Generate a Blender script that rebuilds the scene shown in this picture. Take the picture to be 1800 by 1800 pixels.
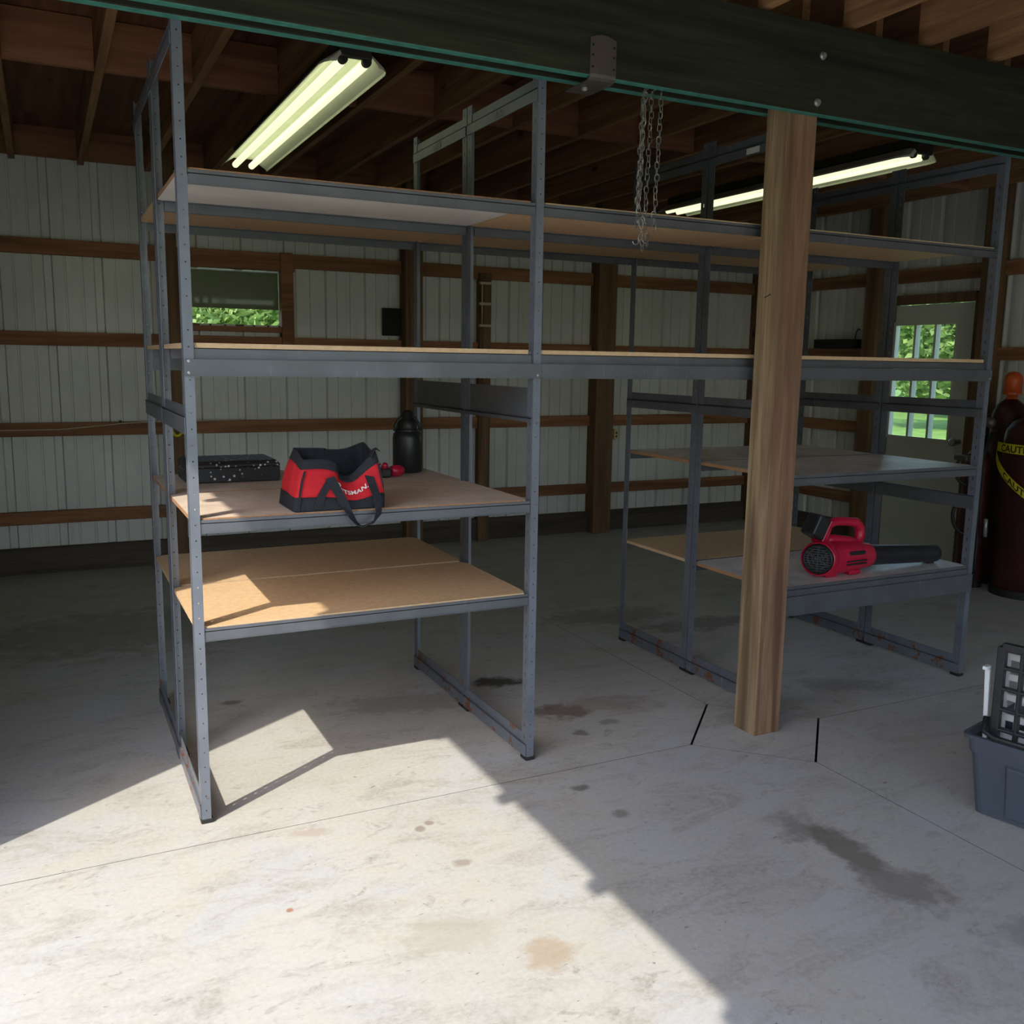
import bpy, math, random
from mathutils import Vector, Matrix, noise
random.seed(7)
S = bpy.context.scene
C = S.collection
for o in list(bpy.data.objects): bpy.data.objects.remove(o)

# ---------------------------------------------------------------- camera
CP = Vector((-0.3746, -2.9311, 1.4701)); YAW, PIT, ROL, FPX = 0.4618, 0.1590, 0.0151, 1648.87
fw = Vector((math.sin(YAW)*math.cos(PIT), math.cos(YAW)*math.cos(PIT), -math.sin(PIT)))
r0 = Vector((math.cos(YAW), -math.sin(YAW), 0)); u0 = r0.cross(fw)
rr = r0*math.cos(ROL)+u0*math.sin(ROL); uu = -r0*math.sin(ROL)+u0*math.cos(ROL)
cam = bpy.data.cameras.new('camera'); co = bpy.data.objects.new('camera', cam); C.objects.link(co)
cam.sensor_width = 36.0; cam.sensor_fit = 'HORIZONTAL'; cam.lens = 36.0*FPX/1800; cam.clip_end = 500
M4 = Matrix((rr, uu, -fw)).transposed().to_4x4(); M4.translation = CP
co.matrix_world = M4
S.camera = co
# ---------------------------------------------------------------- light
SUN = Vector((0.84, 0.56, -1.0)).normalized()
sl = bpy.data.lights.new('sun', 'SUN'); sl.energy = 4.4; sl.angle = math.radians(0.53); sl.color = (1.0, 0.925, 0.79)
so = bpy.data.objects.new('sun', sl); C.objects.link(so)
so.rotation_euler = SUN.to_track_quat('-Z', 'Y').to_euler(); so.location = (-6, -5, 8)
W = bpy.data.worlds.new('sky'); S.world = W; W.use_nodes = True
nt = W.node_tree; bg = nt.nodes['Background']; sk = nt.nodes.new('ShaderNodeTexSky')
sk.sky_type = 'NISHITA'; sk.sun_disc = False; sk.sun_elevation = math.radians(44.7); sk.sun_rotation = math.radians(236.3)
sk.air_density = 1.0; sk.dust_density = 1.3; sk.ozone_density = 1.0
nt.links.new(sk.outputs[0], bg.inputs[0]); bg.inputs[1].default_value = 0.46
S.view_settings.view_transform = 'Standard'; S.view_settings.look = 'None'
S.view_settings.exposure = 0.15; S.view_settings.gamma = 1.0
S.view_settings.use_curve_mapping = False

# ---------------------------------------------------------------- materials
MATS = {}
def newmat(name):
    m = bpy.data.materials.new(name); m.use_nodes = True; MATS[name] = m
    t = m.node_tree; return m, t, t.nodes['Principled BSDF']
def coords(t, world=False, scale=(1, 1, 1)):
    n = t.nodes
    if world:
        g = n.new('ShaderNodeNewGeometry'); src = g.outputs['Position']
    else:
        tc = n.new('ShaderNodeTexCoord'); oi = n.new('ShaderNodeObjectInfo')
        mul = n.new('ShaderNodeMath'); mul.operation = 'MULTIPLY'; mul.inputs[1].default_value = 37.0
        t.links.new(oi.outputs['Random'], mul.inputs[0])
        ad = n.new('ShaderNodeVectorMath'); ad.operation = 'ADD'
        t.links.new(tc.outputs['Object'], ad.inputs[0]); t.links.new(mul.outputs[0], ad.inputs[1]); src = ad.outputs[0]
    mp = n.new('ShaderNodeMapping'); mp.inputs['Scale'].default_value = scale
    t.links.new(src, mp.inputs[0]); return mp.outputs[0]
def tnoise(t, vec, scale, detail=4, rough=.55, dist=0.0):
    k = t.nodes.new('ShaderNodeTexNoise'); k.inputs['Scale'].default_value = scale; k.inputs['Detail'].default_value = detail
    k.inputs['Roughness'].default_value = rough; k.inputs['Distortion'].default_value = dist
    t.links.new(vec, k.inputs['Vector']); return k.outputs['Fac']
def ramp(t, fac, a, b, ca=(0, 0, 0, 1), cb=(1, 1, 1, 1)):
    r = t.nodes.new('ShaderNodeValToRGB'); e = r.color_ramp.elements
    e[0].position = a; e[1].position = b; e[0].color = ca; e[1].color = cb
    t.links.new(fac, r.inputs[0]); return r.outputs[0]
def mix(t, fac, a, b, mode='MIX'):
    m = t.nodes.new('ShaderNodeMix'); m.data_type = 'RGBA'; m.blend_type = mode
    if isinstance(fac, (int, float)): m.inputs[0].default_value = fac
    else: t.links.new(fac, m.inputs[0])
    for i, v in ((6, a), (7, b)):
        if isinstance(v, tuple): m.inputs[i].default_value = (*v[:3], 1)
        else: t.links.new(v, m.inputs[i])
    return m.outputs[2]
def bump(t, bsdf, fac, s=.2, d=.01):
    b = t.nodes.new('ShaderNodeBump'); b.inputs['Strength'].default_value = s; b.inputs['Distance'].default_value = d
    t.links.new(fac, b.inputs['Height']); t.links.new(b.outputs[0], bsdf.inputs['Normal'])
def plain(name, c, rough=.6, metal=0.0, var=.12, scale=8, spec=.5, bmp=0.0, stretch=(1, 1, 1)):
    m, t, b = newmat(name); v = coords(t, scale=stretch)
    f = tnoise(t, v, scale, 5)
    lo = tuple(x*(1-var) for x in c); hi = tuple(min(1, x*(1+var)) for x in c)
    t.links.new(mix(t, ramp(t, f, .3, .7), lo, hi), b.inputs['Base Color'])
    b.inputs['Roughness'].default_value = rough; b.inputs['Metallic'].default_value = metal; b.inputs['Specular IOR Level'].default_value = spec
    if bmp: bump(t, b, f, bmp, .004)
    return m
def wood(name, dark, light, axis='x', rough=.75, knots=True, fine=60, bmp=.25):
    m, t, b = newmat(name)
    st = {'x': (.06, 1, 1), 'y': (1, .06, 1), 'z': (1, 1, .06)}[axis]
    v = coords(t, scale=st)
    f1 = tnoise(t, v, fine, 6, .6, .6); f2 = tnoise(t, v, 9, 4, .5, 1.2)
    c = mix(t, ramp(t, f1, .3, .72), dark, light)
    c = mix(t, ramp(t, f2, .42, .66), c, tuple(x*.72 for x in dark))
    if knots:
        st2 = {'x': (.4, 1, 1), 'y': (1, .4, 1), 'z': (1, 1, .4)}[axis]
        v2 = coords(t, scale=st2); vo = t.nodes.new('ShaderNodeTexVoronoi'); vo.inputs['Scale'].default_value = 4.2
        t.links.new(v2, vo.inputs['Vector'])
        k = ramp(t, vo.outputs['Distance'], .045, .085, (1, 1, 1, 1), (0, 0, 0, 1))
        c = mix(t, k, c, tuple(x*.28 for x in dark))
    t.links.new(c, b.inputs['Base Color']); b.inputs['Roughness'].default_value = rough; b.inputs['Specular IOR Level'].default_value = .3
    bump(t, b, f1, bmp, .004)
    return m

# concrete with stains
def concrete(name):
    m, t, b = newmat(name); v = coords(t, world=True); n = t.nodes
    big = tnoise(t, v, .9, 5, .6, .4); mid = tnoise(t, v, 4.5, 7, .65, .3); fine = tnoise(t, v, 60, 6, .7)
    vs = coords(t, world=True, scale=(1, 2.5, 1)); blot = tnoise(t, vs, 2.6, 8, .7, 1.0)
    c = mix(t, ramp(t, big, .3, .7), (.41, .40, .355), (.53, .525, .485))
    c = mix(t, ramp(t, mid, .40, .70), c, (.46, .465, .465)); c = mix(t, ramp(t, tnoise(t, v, 1.7, 6, .6, .9), .52, .60), c, (.455, .475, .50))
    c = mix(t, ramp(t, blot, .50, .66), c, (.33, .315, .285))
    sp = ramp(t, tnoise(t, coords(t, world=True, scale=(1, 1.8, 1)), 8, 8, .74, .8), .57, .66)
    c = mix(t, sp, c, (.29, .27, .245))
    c = mix(t, ramp(t, fine, .3, .75), c, mix(t, .75, c, (.60, .59, .56)))
    c = mix(t, ramp(t, tnoise(t, coords(t, world=True, scale=(1, 2.2, 1)), 22, 6, .7, .6), .64, .70), c, (.22, .205, .19))
    wob = n.new('ShaderNodeTexNoise'); wob.inputs['Scale'].default_value = 11; wob.inputs['Detail'].default_value = 7; wob.inputs['Roughness'].default_value = .65
    t.links.new(v, wob.inputs['Vector'])
    ws = n.new('ShaderNodeVectorMath'); ws.operation = 'SUBTRACT'; ws.inputs[1].default_value = (.5, .5, .5); t.links.new(wob.outputs['Color'], ws.inputs[0])
    wsc = n.new('ShaderNodeVectorMath'); wsc.operation = 'SCALE'; wsc.inputs['Scale'].default_value = 2.2; t.links.new(ws.outputs[0], wsc.inputs[0])
    #  x, y, rx, ry, angle, colour, strength
    ST = [(.618, -.315, .022, .022, 0, (.25, .2, .17), .75), (.655, -.292, .022, .018, 0, (.25, .2, .17), .75), (.652, -.56, .03, .027, 0, (.30, .26, .22), .75),
          (.686, -1.047, .085, .085, 0, (.40, .30, .20), .62), (1.229, -.277, .045, .03, 0, (.16, .15, .14), .8), (1.255, -.50, .035, .03, 0, (.2, .2, .18), .7),
          (.138, -.587, .014, .012, 0, (.35, .14, .06), .8), (1.44, .83, .14, .075, .3, (.05, .042, .034), .9), (1.53, .39, .16, .11, .5, (.13, .085, .07), .72),
          (1.481, .151, .045, .04, 0, (.17, .15, .14), .75), (1.647, .209, .05, .035, 0, (.22, .19, .17), .6),
          (1.73, -.83, .10, .14, 0, (.26, .24, .22), .8), (1.76, -1.0, .085, .2, .15, (.20, .185, .16), .85), (1.75, -1.2, .12, .16, 0, (.24, .22, .2), .75),
          (.27, 1.05, .05, .04, 0, (.12, .12, .11), .7), (.30, -.19, .07, .035, .2, (.42, .35, .30), .6), (.48, -.86, .17, .10, .2, (.42, .40, .33), .55),
          (2.95, 1.25, .5, .16, .1, (.16, .15, .13), .6), (2.55, 1.6, .5, .2, .1, (.18, .17, .14), .5), (1.75, .38, .3, .12, .3, (.33, .25, .21), .5),
          (.95, .75, .35, .16, .3, (.25, .22, .18), .5), (2.9, .15, .28, .1, .4, (.22, .21, .19), .5), (.05, 2.4, 1.4, .55, 0, (.22, .20, .15), .5), (2.0, -1.55, .3, .12, .3, (.25, .24, .23), .5)]
    for x, y, rx, ry, a, col, s in ST:
        su = n.new('ShaderNodeVectorMath'); su.operation = 'SUBTRACT'; su.inputs[1].default_value = (x, y, 0); t.links.new(v, su.inputs[0])
        ro = n.new('ShaderNodeMapping'); ro.inputs['Rotation'].default_value = (0, 0, a); t.links.new(su.outputs[0], ro.inputs[0])
        dv = n.new('ShaderNodeVectorMath'); dv.operation = 'DIVIDE'; dv.inputs[1].default_value = (rx, ry, 1e6); t.links.new(ro.outputs[0], dv.inputs[0])
        ad = n.new('ShaderNodeVectorMath'); ad.operation = 'ADD'; t.links.new(dv.outputs[0], ad.inputs[0]); t.links.new(wsc.outputs[0], ad.inputs[1])
        ln = n.new('ShaderNodeVectorMath'); ln.operation = 'LENGTH'; t.links.new(ad.outputs[0], ln.inputs[0])
        k = ramp(t, ln.outputs['Value'], .55, 1.05, (s, s, s, 1), (0, 0, 0, 1))
        c = mix(t, k, c, col)
    t.links.new(c, b.inputs['Base Color'])
    rg = ramp(t, mid, .3, .7, (.52, .52, .52, 1), (.75, .75, .75, 1)); t.links.new(rg, b.inputs['Roughness']); b.inputs['Specular IOR Level'].default_value = .4
    bump(t, b, fine, .12, .003)
    return m
concrete('concrete')
plain('joint_gap', (.05, .045, .04), .95)
plain('grout', (.36, .35, .32), .9)
def steel(name, c, rust=0.0, rough=.42, metal=.35):
    m, t, b = newmat(name); v = coords(t)
    f = tnoise(t, v, 7, 5); g = tnoise(t, v, 70, 4)
    col = mix(t, ramp(t, f, .35, .7), tuple(x*.86 for x in c), tuple(x*1.12 for x in c))
    sc = ramp(t, tnoise(t, coords(t, scale=(1, 1, .12)), 45, 5), .66, .72)
    col = mix(t, sc, col, tuple(min(1, x*1.3+.02) for x in c))
    if rust:
        ge = t.nodes.new('ShaderNodeNewGeometry'); sx = t.nodes.new('ShaderNodeSeparateXYZ'); t.links.new(ge.outputs['Position'], sx.inputs[0])
        hz = t.nodes.new('ShaderNodeMapRange'); hz.inputs[1].default_value = 0; hz.inputs[2].default_value = .55; hz.inputs[3].default_value = .62-rust*.3; hz.inputs[4].default_value = .86
        t.links.new(sx.outputs[2], hz.inputs[0])
        lt = t.nodes.new('ShaderNodeMath'); lt.operation = 'GREATER_THAN'; t.links.new(tnoise(t, v, 14, 7, .7), lt.inputs[0]); t.links.new(hz.outputs[0], lt.inputs[1])
        col = mix(t, lt.outputs[0], col, (.20, .085, .045))
    t.links.new(col, b.inputs['Base Color']); b.inputs['Metallic'].default_value = metal; b.inputs['Roughness'].default_value = rough
    bump(t, b, g, .05, .002)
    return m
steel('rack_steel', (.172, .190, .228), rust=.28, metal=.25)
steel('rack_beam_steel', (.135, .142, .160))
steel('galvanised', (.42, .44, .43), rough=.4, metal=.6)
steel('bracket_steel', (.15, .13, .115), rough=.5, metal=.7)
steel('chain_steel', (.45, .44, .42), rough=.35, metal=.85)
plain('particle_board', (.68, .475, .275), .62, var=.10, scale=55, bmp=.05)
plain('particle_edge', (.42, .22, .11), .8, var=.25, scale=120, bmp=.2)
plain('melamine', (.80, .78, .73), .42, var=.07, scale=7)
plain('worn_board', (.76, .735, .72), .36, var=.25, scale=5)
plain('tan_board', (.70, .58, .47), .55, var=.12, scale=14)
wood('girt_wood', (.27, .12, .06), (.40, .20, .10), 'x')
wood('girt_wood_y', (.27, .12, .06), (.40, .20, .10), 'y')
wood('stud_wood', (.15, .085, .045), (.24, .14, .075), 'z')
wood('skirt_wood', (.075, .06, .045), (.12, .095, .07), 'x')
wood('skirt_wood_y', (.075, .06, .045), (.12, .095, .07), 'y')
wood('joist_wood', (.25, .125, .055), (.40, .225, .105), 'y')
wood('blocking_wood', (.27, .12, .06), (.36, .175, .09), 'x')
wood('deck_wood', (.18, .08, .042), (.25, .12, .062), 'y', knots=True, fine=25)
wood('post_wood', (.22, .145, .08), (.50, .365, .215), 'z', fine=45, bmp=.6)
wood('post_wood_red_dim', (.17, .092, .055), (.33, .195, .12), 'z', fine=45, bmp=.6)  # redder timber faces, also darkened to stand for weaker light from the front
wood('beam_wood', (.016, .018, .010), (.040, .044, .022), 'x', knots=False)
plain('green_paint', (.05, .22, .17), .6, var=.25, scale=25)
def siding(name):
    m, t, b = newmat(name); v = coords(t, world=True, scale=(1, 1, .18)); v2 = coords(t, world=True)
    st = tnoise(t, v, 22, 6, .65); sp = tnoise(t, v2, 30, 6, .7); bg_ = tnoise(t, v2, 1.6, 4)
    c = mix(t, ramp(t, bg_, .3, .7), (.60, .605, .57), (.74, .75, .72))
    c = mix(t, ramp(t, st, .55, .85), c, (.54, .53, .48)); c = mix(t, ramp(t, sp, .70, .75), c, (.20, .18, .15))
    t.links.new(c, b.inputs['Base Color']); b.inputs['Roughness'].default_value = .45
    return m
siding('siding')
plain('door_paint', (.60, .61, .55), .5, var=.06, scale=3)
plain('black_plastic', (.018, .018, .020), .42, var=.2, scale=20)
plain('grille_grey', (.075, .075, .08), .45)
plain('matt_black', (.012, .012, .013), .75)
plain('jug_black', (.016, .017, .022), .35)
plain('red_plastic', (.50, .008, .045), .25, var=.08)
plain('red_fabric', (.62, .012, .022), .8, var=.12, scale=60, bmp=.3)
plain('black_fabric', (.017, .019, .026), .85, var=.25, scale=90, bmp=.4)
plain('white_print', (.85, .83, .80), .6)
plain('black_print', (.01, .01, .01), .6)
plain('orange_paint', (.62, .10, .02), .4)
plain('maroon_paint', (.05, .009, .009), .45, var=.3, scale=6)
plain('dark_rubber', (.014, .013, .012), .6)
plain('caution_yellow', (.72, .62, .02), .5, var=.08)
plain('tote_grey', (.075, .088, .115), .5, var=.06)
plain('white_plastic', (.80, .81, .83), .4, var=.04)
plain('blue_plastic', (.02, .10, .45), .4)
plain('outlet_yellow', (.62, .52, .22), .5)
plain('reflector_white', (.80, .83, .68), .4, var=.05)
plain('socket_dark', (.03, .028, .024), .5)
plain('sticker', (.22, .25, .21), .6, scale=60, var=.5)
plain('cable_white', (.55, .48, .38), .6)
plain('gravel', (.42, .40, .36), .95, var=.3, scale=18)
plain('lawn', (.17, .30, .06), .95, var=.3, scale=2.5)
plain('bark', (.09, .06, .04), .9, scale=20, var=.4)
def speckled():
    m, t, b = newmat('speckled_black'); v = coords(t)
    vo = t.nodes.new('ShaderNodeTexVoronoi'); vo.inputs['Scale'].default_value = 46; t.links.new(v, vo.inputs['Vector'])
    k = ramp(t, vo.outputs['Distance'], .17, .25, (1, 1, 1, 1), (0, 0, 0, 1))
    g = ramp(t, tnoise(t, v, 9, 3), .40, .50)
    kk = mix(t, 1.0, k, g, 'MULTIPLY')
    t.links.new(mix(t, kk, (.022, .023, .027), (.75, .74, .72)), b.inputs['Base Color']); b.inputs['Roughness'].default_value = .5
speckled()
def leafmat(name, c):
    m, t, b = newmat(name); oi = t.nodes.new('ShaderNodeNewGeometry')
    r = ramp(t, oi.outputs['Random Per Island'], 0, 1, (c[0]*.6, c[1]*.65, c[2]*.6, 1), (c[0]*1.5, c[1]*1.3, c[2]*1.2, 1))
    t.links.new(r, b.inputs['Base Color']); b.inputs['Roughness'].default_value = .6
    tr = t.nodes.new('ShaderNodeBsdfTranslucent'); t.links.new(r, tr.inputs[0])
    mx = t.nodes.new('ShaderNodeMixShader'); mx.inputs[0].default_value = .4
    out = t.nodes['Material Output']; t.links.new(b.outputs[0], mx.inputs[1]); t.links.new(tr.outputs[0], mx.inputs[2]); t.links.new(mx.outputs[0], out.inputs[0])
leafmat('leaf', (.26, .40, .15)); leafmat('leaf_blue', (.23, .37, .21))
def glass(name, tint, refl=.08, body=None, bf=0.0):
    m, t, b = newmat(name); n = t.nodes; out = n['Material Output']
    tr = n.new('ShaderNodeBsdfTransparent'); tr.inputs[0].default_value = (*tint, 1)
    gl = n.new('ShaderNodeBsdfGlossy'); gl.inputs['Roughness'].default_value = .03
    mx = n.new('ShaderNodeMixShader'); mx.inputs[0].default_value = refl
    t.links.new(tr.outputs[0], mx.inputs[1]); t.links.new(gl.outputs[0], mx.inputs[2]); last = mx
    if body:
        b.inputs['Base Color'].default_value = (*body, 1); b.inputs['Roughness'].default_value = .25
        m2 = n.new('ShaderNodeMixShader'); m2.inputs[0].default_value = bf
        t.links.new(mx.outputs[0], m2.inputs[1]); t.links.new(b.outputs[0], m2.inputs[2]); last = m2
    t.links.new(last.outputs[0], out.inputs[0])
glass('clear_glass', (.93, .97, .95), .06)
glass('tinted_pane', (.20, .24, .14), .05, (.20, .22, .12), .6)
def emit(name, c, s):
    m, t, b = newmat(name); b.inputs['Base Color'].default_value = (.85, .85, .8, 1)
    b.inputs['Emission Color'].default_value = (*c, 1); b.inputs['Emission Strength'].default_value = s
emit('lit_tube', (.95, 1.0, .62), .95)

# ---------------------------------------------------------------- mesh helpers (all in world coordinates)
class MB:
    def __init__(s): s.v = []; s.f = []; s.m = []; s.cur = 0; s.X = None
    def add(s, vs, fs, mi=None):
        k = len(s.v)
        if s.X is not None: vs = [s.X @ Vector(p) for p in vs]
        s.v += [tuple(p) for p in vs]; s.f += [tuple(k+i for i in f) for f in fs]; s.m += [s.cur if mi is None else mi]*len(fs); return s
    def box(s, x0, x1, y0, y1, z0, z1, mi=None, bottom=None):
        vs = [(x, y, z) for z in (z0, z1) for y in (y0, y1) for x in (x0, x1)]
        s.add(vs, [(0, 2, 3, 1), (4, 5, 7, 6), (0, 1, 5, 4), (2, 6, 7, 3), (0, 4, 6, 2), (1, 3, 7, 5)], mi)
        if bottom is not None: s.m[-6] = bottom
        return s
    def prism(s, poly, h, O=(0, 0, 0), ex=(1, 0, 0), ey=(0, 1, 0), ez=(0, 0, 1), mi=None):
        O, ex, ey, ez = map(Vector, (O, ex, ey, ez)); n = len(poly)
        vs = [O+ex*p[0]+ey*p[1] for p in poly]+[O+ex*p[0]+ey*p[1]+ez*h for p in poly]
        fs = [tuple(range(n-1, -1, -1)), tuple(range(n, 2*n))]+[(i, (i+1) % n, n+(i+1) % n, n+i) for i in range(n)]
        return s.add(vs, fs, mi)
    def lathe(s, prof, c, axis=(0, 0, 1), n=24, mi=None, sx=1.0, cap=True):
        a = Vector(axis).normalized(); c = Vector(c)
        e1 = a.orthogonal().normalized() if abs(a.z) < .9 else Vector((1, 0, 0)); e1 = (e1-a*e1.dot(a)).normalized(); e2 = a.cross(e1)
        vs = []; fs = []; L = len(prof)
        for r, h in prof:
            for i in range(n):
                t = 2*math.pi*i/n; vs.append(c+a*h+e1*(r*math.cos(t)*sx)+e2*(r*math.sin(t)))
        for j in range(L-1):
            for i in range(n): fs.append((j*n+i, j*n+(i+1) % n, (j+1)*n+(i+1) % n, (j+1)*n+i))
        if cap: fs += [tuple(range(n-1, -1, -1)), tuple((L-1)*n+i for i in range(n))]
        return s.add(vs, fs, mi)
    def tube(s, path, r, n=8, mi=None, closed=False):
        P = [Vector(p) for p in path]; L = len(P); vs = []; fs = []; e = None
        for i, p in enumerate(P):
            d = (P[(i+1) % L]-P[i-1]) if closed else (P[min(i+1, L-1)]-P[max(i-1, 0)]); d.normalize()
            if e is None: e = d.orthogonal().normalized()
            e = (e-d*e.dot(d)).normalized(); g = d.cross(e); ri = r[i] if isinstance(r, (list, tuple)) else r
            for k in range(n):
                t = 2*math.pi*k/n; vs.append(p+e*(ri*math.cos(t))+g*(ri*math.sin(t)))
        R = L if closed else L-1
        for j in range(R):
            for k in range(n): fs.append((j*n+k, j*n+(k+1) % n, ((j+1) % L)*n+(k+1) % n, ((j+1) % L)*n+k))
        if not closed: fs += [tuple(range(n-1, -1, -1)), tuple((L-1)*n+k for k in range(n))]
        return s.add(vs, fs, mi)
    def grid(s, rows, mi=None, closed=False):
        n = len(rows[0]); vs = [p for r in rows for p in r]; fs = []
        for j in range(len(rows)-1):
            for i in range(n if closed else n-1): fs.append((j*n+i, j*n+(i+1) % n, (j+1)*n+(i+1) % n, (j+1)*n+i))
        return s.add(vs, fs, mi)
    def build(s, name, mats, parent=None, bevel=0, smooth=False, solid=0, solid_off=0.0, origin=None, subsurf=0):
        if isinstance(mats, str): mats = [mats]
        if origin is None:
            xs, ys, zs = zip(*s.v); origin = ((min(xs)+max(xs))/2, (min(ys)+max(ys))/2, min(zs))
        O = Vector(origin); me = bpy.data.meshes.new(name)
        me.from_pydata([Vector(p)-O for p in s.v], [], s.f)
        for m in mats: me.materials.append(MATS[m])
        if len(mats) > 1: me.polygons.foreach_set('material_index', s.m)
        if smooth: me.polygons.foreach_set('use_smooth', [True]*len(me.polygons))
        me.update()
        o = bpy.data.objects.new(name, me); C.objects.link(o); place(o, O, parent)
        if solid:
            k = o.modifiers.new('solid', 'SOLIDIFY'); k.thickness = solid; k.offset = solid_off
        if bevel:
            k = o.modifiers.new('bevel', 'BEVEL'); k.width = bevel; k.segments = 2; k.limit_method = 'ANGLE'; k.angle_limit = .6
        if subsurf:
            k = o.modifiers.new('sub', 'SUBSURF'); k.levels = subsurf; k.render_levels = subsurf
        if smooth == 'auto':
            pass
        return o
WL = {}
def place(o, O, parent):
    WL[o.name] = Vector(O)
    if parent: o.parent = parent; o.location = Vector(O)-WL[parent.name]
    else: o.location = O
def tag(o, label=None, cat=None, group=None, kind=None):
    for k, v in (('label', label), ('category', cat), ('group', group), ('kind', kind)):
        if v: o[k] = v
    return o
def empty(name, loc, label=None, cat=None, group=None, kind=None):
    o = bpy.data.objects.new(name, None); C.objects.link(o); o.empty_display_size = .1; place(o, Vector(loc), None)
    return tag(o, label, cat, group, kind)
def dup(o, O, parent):
    c = o.copy(); C.objects.link(c); place(c, Vector(O), parent); return c
def copy_at(o, dx, parent):
    return dup(o, WL[o.name]+Vector(dx), parent)
def text_mesh(body, size, name):
    cu = bpy.data.curves.new(name, 'FONT'); cu.body = body; cu.size = size; cu.offset = size*.02
    ob = bpy.data.objects.new(name+'_tmp', cu); C.objects.link(ob)
    me = bpy.data.meshes.new_from_object(ob.evaluated_get(bpy.context.evaluated_depsgraph_get()))
    V = [tuple(v.co) for v in me.vertices]; F = [tuple(p.vertices) for p in me.polygons]
    bpy.data.objects.remove(ob); bpy.data.curves.remove(cu); bpy.data.meshes.remove(me)
    return V, F

# ================================================================ SETTING
XL, XR, YF, YB = -1.19, 5.7, -5.6, 4.1
JX, JY, DX, DY = 2.15, -0.13, .335, .33
flo = empty('floor', (2.2, -.7, -.2), 'stained grey concrete slab floor with cut joints', kind='structure')
MB().box(XL-.1, XR+.1, YF-.3, YB+.1, -.3, -.10).build('slab_bed', 'joint_gap', flo)
g = .0012
def slab(poly, nm='slab'):
    cx = sum(p[0] for p in poly)/len(poly); cy = sum(p[1] for p in poly)/len(poly)
    m = MB(); m.prism(poly, .098, (0, 0, -.098)); m.m = [0, 0]+[1]*len(poly); return m.build(nm, ['concrete', 'joint_gap'], flo)
x_l, x_r, y_n, y_f = XL-.08, XR+.08, YF-.25, YB+.08
XJ2, YJ2, gx = 4.08, y_f, .0008
slab([(x_l, y_n), (JX-g, y_n), (JX-g, JY-DY-g), (JX-DX-g, JY-g), (x_l, JY-g)])
slab([(JX+g, y_n), (x_r, y_n), (x_r, JY-g), (JX+DX+g, JY-g), (JX+g, JY-DY-g)])
slab([(x_l, JY+g), (JX-DX-g, JY+g), (JX-g, JY+DY+g), (JX-g, YJ2), (x_l, YJ2)])
slab([(JX+g, JY+DY+g), (JX+DX+g, JY+g), (XJ2, JY+g), (XJ2, YJ2), (JX+g, YJ2)])
slab([(XJ2+gx, JY+g), (x_r, JY+g), (x_r, YJ2), (XJ2+gx, YJ2)])
q = .0055; e = .0008
slab([(JX-DX+q, JY-q+e), (JX-q+e, JY-DY+q), (JX+DX-q, JY+q-e), (JX+q-e, JY+DY-q)], 'isolation_slab')

def profile(u0, u1):
    pts = []; p = .305; k = math.floor(u0/p)-1
    while k*p < u1+p:
        b = k*p
        pts += [(b-.030, 0), (b-.022, .032), (b+.022, .032), (b+.030, 0)]
        for q_ in (p/3, 2*p/3): pts += [(b+q_-.008, 0), (b+q_-.005, .009), (b+q_+.005, .009), (b+q_+.008, 0)]
        k += 1
    pts.sort(); return pts
def interp(pts, u):
    for (a, da), (b, db) in zip(pts, pts[1:]):
        if a <= u <= b: return da+(db-da)*(u-a)/(b-a+1e-9)
    return 0
def siding_wall(name, axis, plane, out, u0, u1, ztop, opens, label, zbot=.0):
    root = empty(name, ((u0+u1)/2 if axis == 'x' else plane, plane if axis == 'x' else (u0+u1)/2, 0), label, kind='structure')
    P = profile(u0-.5, u1+.5); n = max(1, round((u1-u0)/.915)); w = .915
    a = u0
    while a < u1-.02:
        b = min(a+w, u1); us = sorted({a, b, *[p[0] for p in P if a < p[0] < b], *[x for o in opens for x in o[:2] if a < x < b]})
        m = MB()
        for c, d in zip(us, us[1:]):
            mid = (c+d)/2; rng = [(zbot, ztop)]
            for o in opens:
                if o[0] <= mid <= o[1]:
                    nr = []
                    for lo, hi in rng:
                        if o[2] > lo: nr.append((lo, min(hi, o[2])))
                        if o[3] < hi: nr.append((max(lo, o[3]), hi))
                    rng = [r for r in nr if r[1]-r[0] > .005]
            for lo, hi in rng:
                A = out*interp(P, c); B = out*interp(P, d)
                vs = [(c, plane+A, lo), (d, plane+B, lo), (d, plane+B, hi), (c, plane+A, hi)]
                if axis == 'y': vs = [(p[1], p[0], p[2]) for p in vs]
                m.add(vs, [(0, 1, 2, 3)])
        if m.v: m.build('siding_sheet', 'siding', root, solid=.0012)
        a = b
    return root
ZT = 2.93
WIN = (.548, 1.204, 1.704, 2.088)
DOOR = (1.755, 2.50, 0.0, 1.95)
wb = siding_wall('wall_back', 'x', YB, 1, XL, XR, ZT, [WIN], 'white ribbed steel siding back wall with brown horizontal girts')
wr = siding_wall('wall_right', 'y', XR, 1, YF, YB, ZT, [DOOR], 'shadowed ribbed steel right wall around the entry door')
OPY = (-5.2, -.21)
wl = siding_wall('wall_left', 'y', XL, -1, YF, YB, ZT, [(*OPY, 0, 2.63)], 'ribbed steel left wall with a wide doorway')
wf = siding_wall('wall_front', 'x', YF, -1, XL, XR, ZT, [(-.9, 3.8, 0, 2.45)], 'ribbed steel front wall with a wide doorway')
GZ = [(.338, .425), (.93, 1.02), (1.53, 1.62), (2.115, 2.215)]
def girt(root, axis, plane, inn, a, b, z0, z1, mat='girt_wood', nm='girt', th=.04):
    m = MB()
    p0, p1 = sorted((plane, plane+inn*th))
    if axis == 'x': m.box(a, b, p0, p1, z0, z1)
    else: m.box(p0, p1, a, b, z0, z1)
    return m.build(nm, mat, root, bevel=.003)
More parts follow.
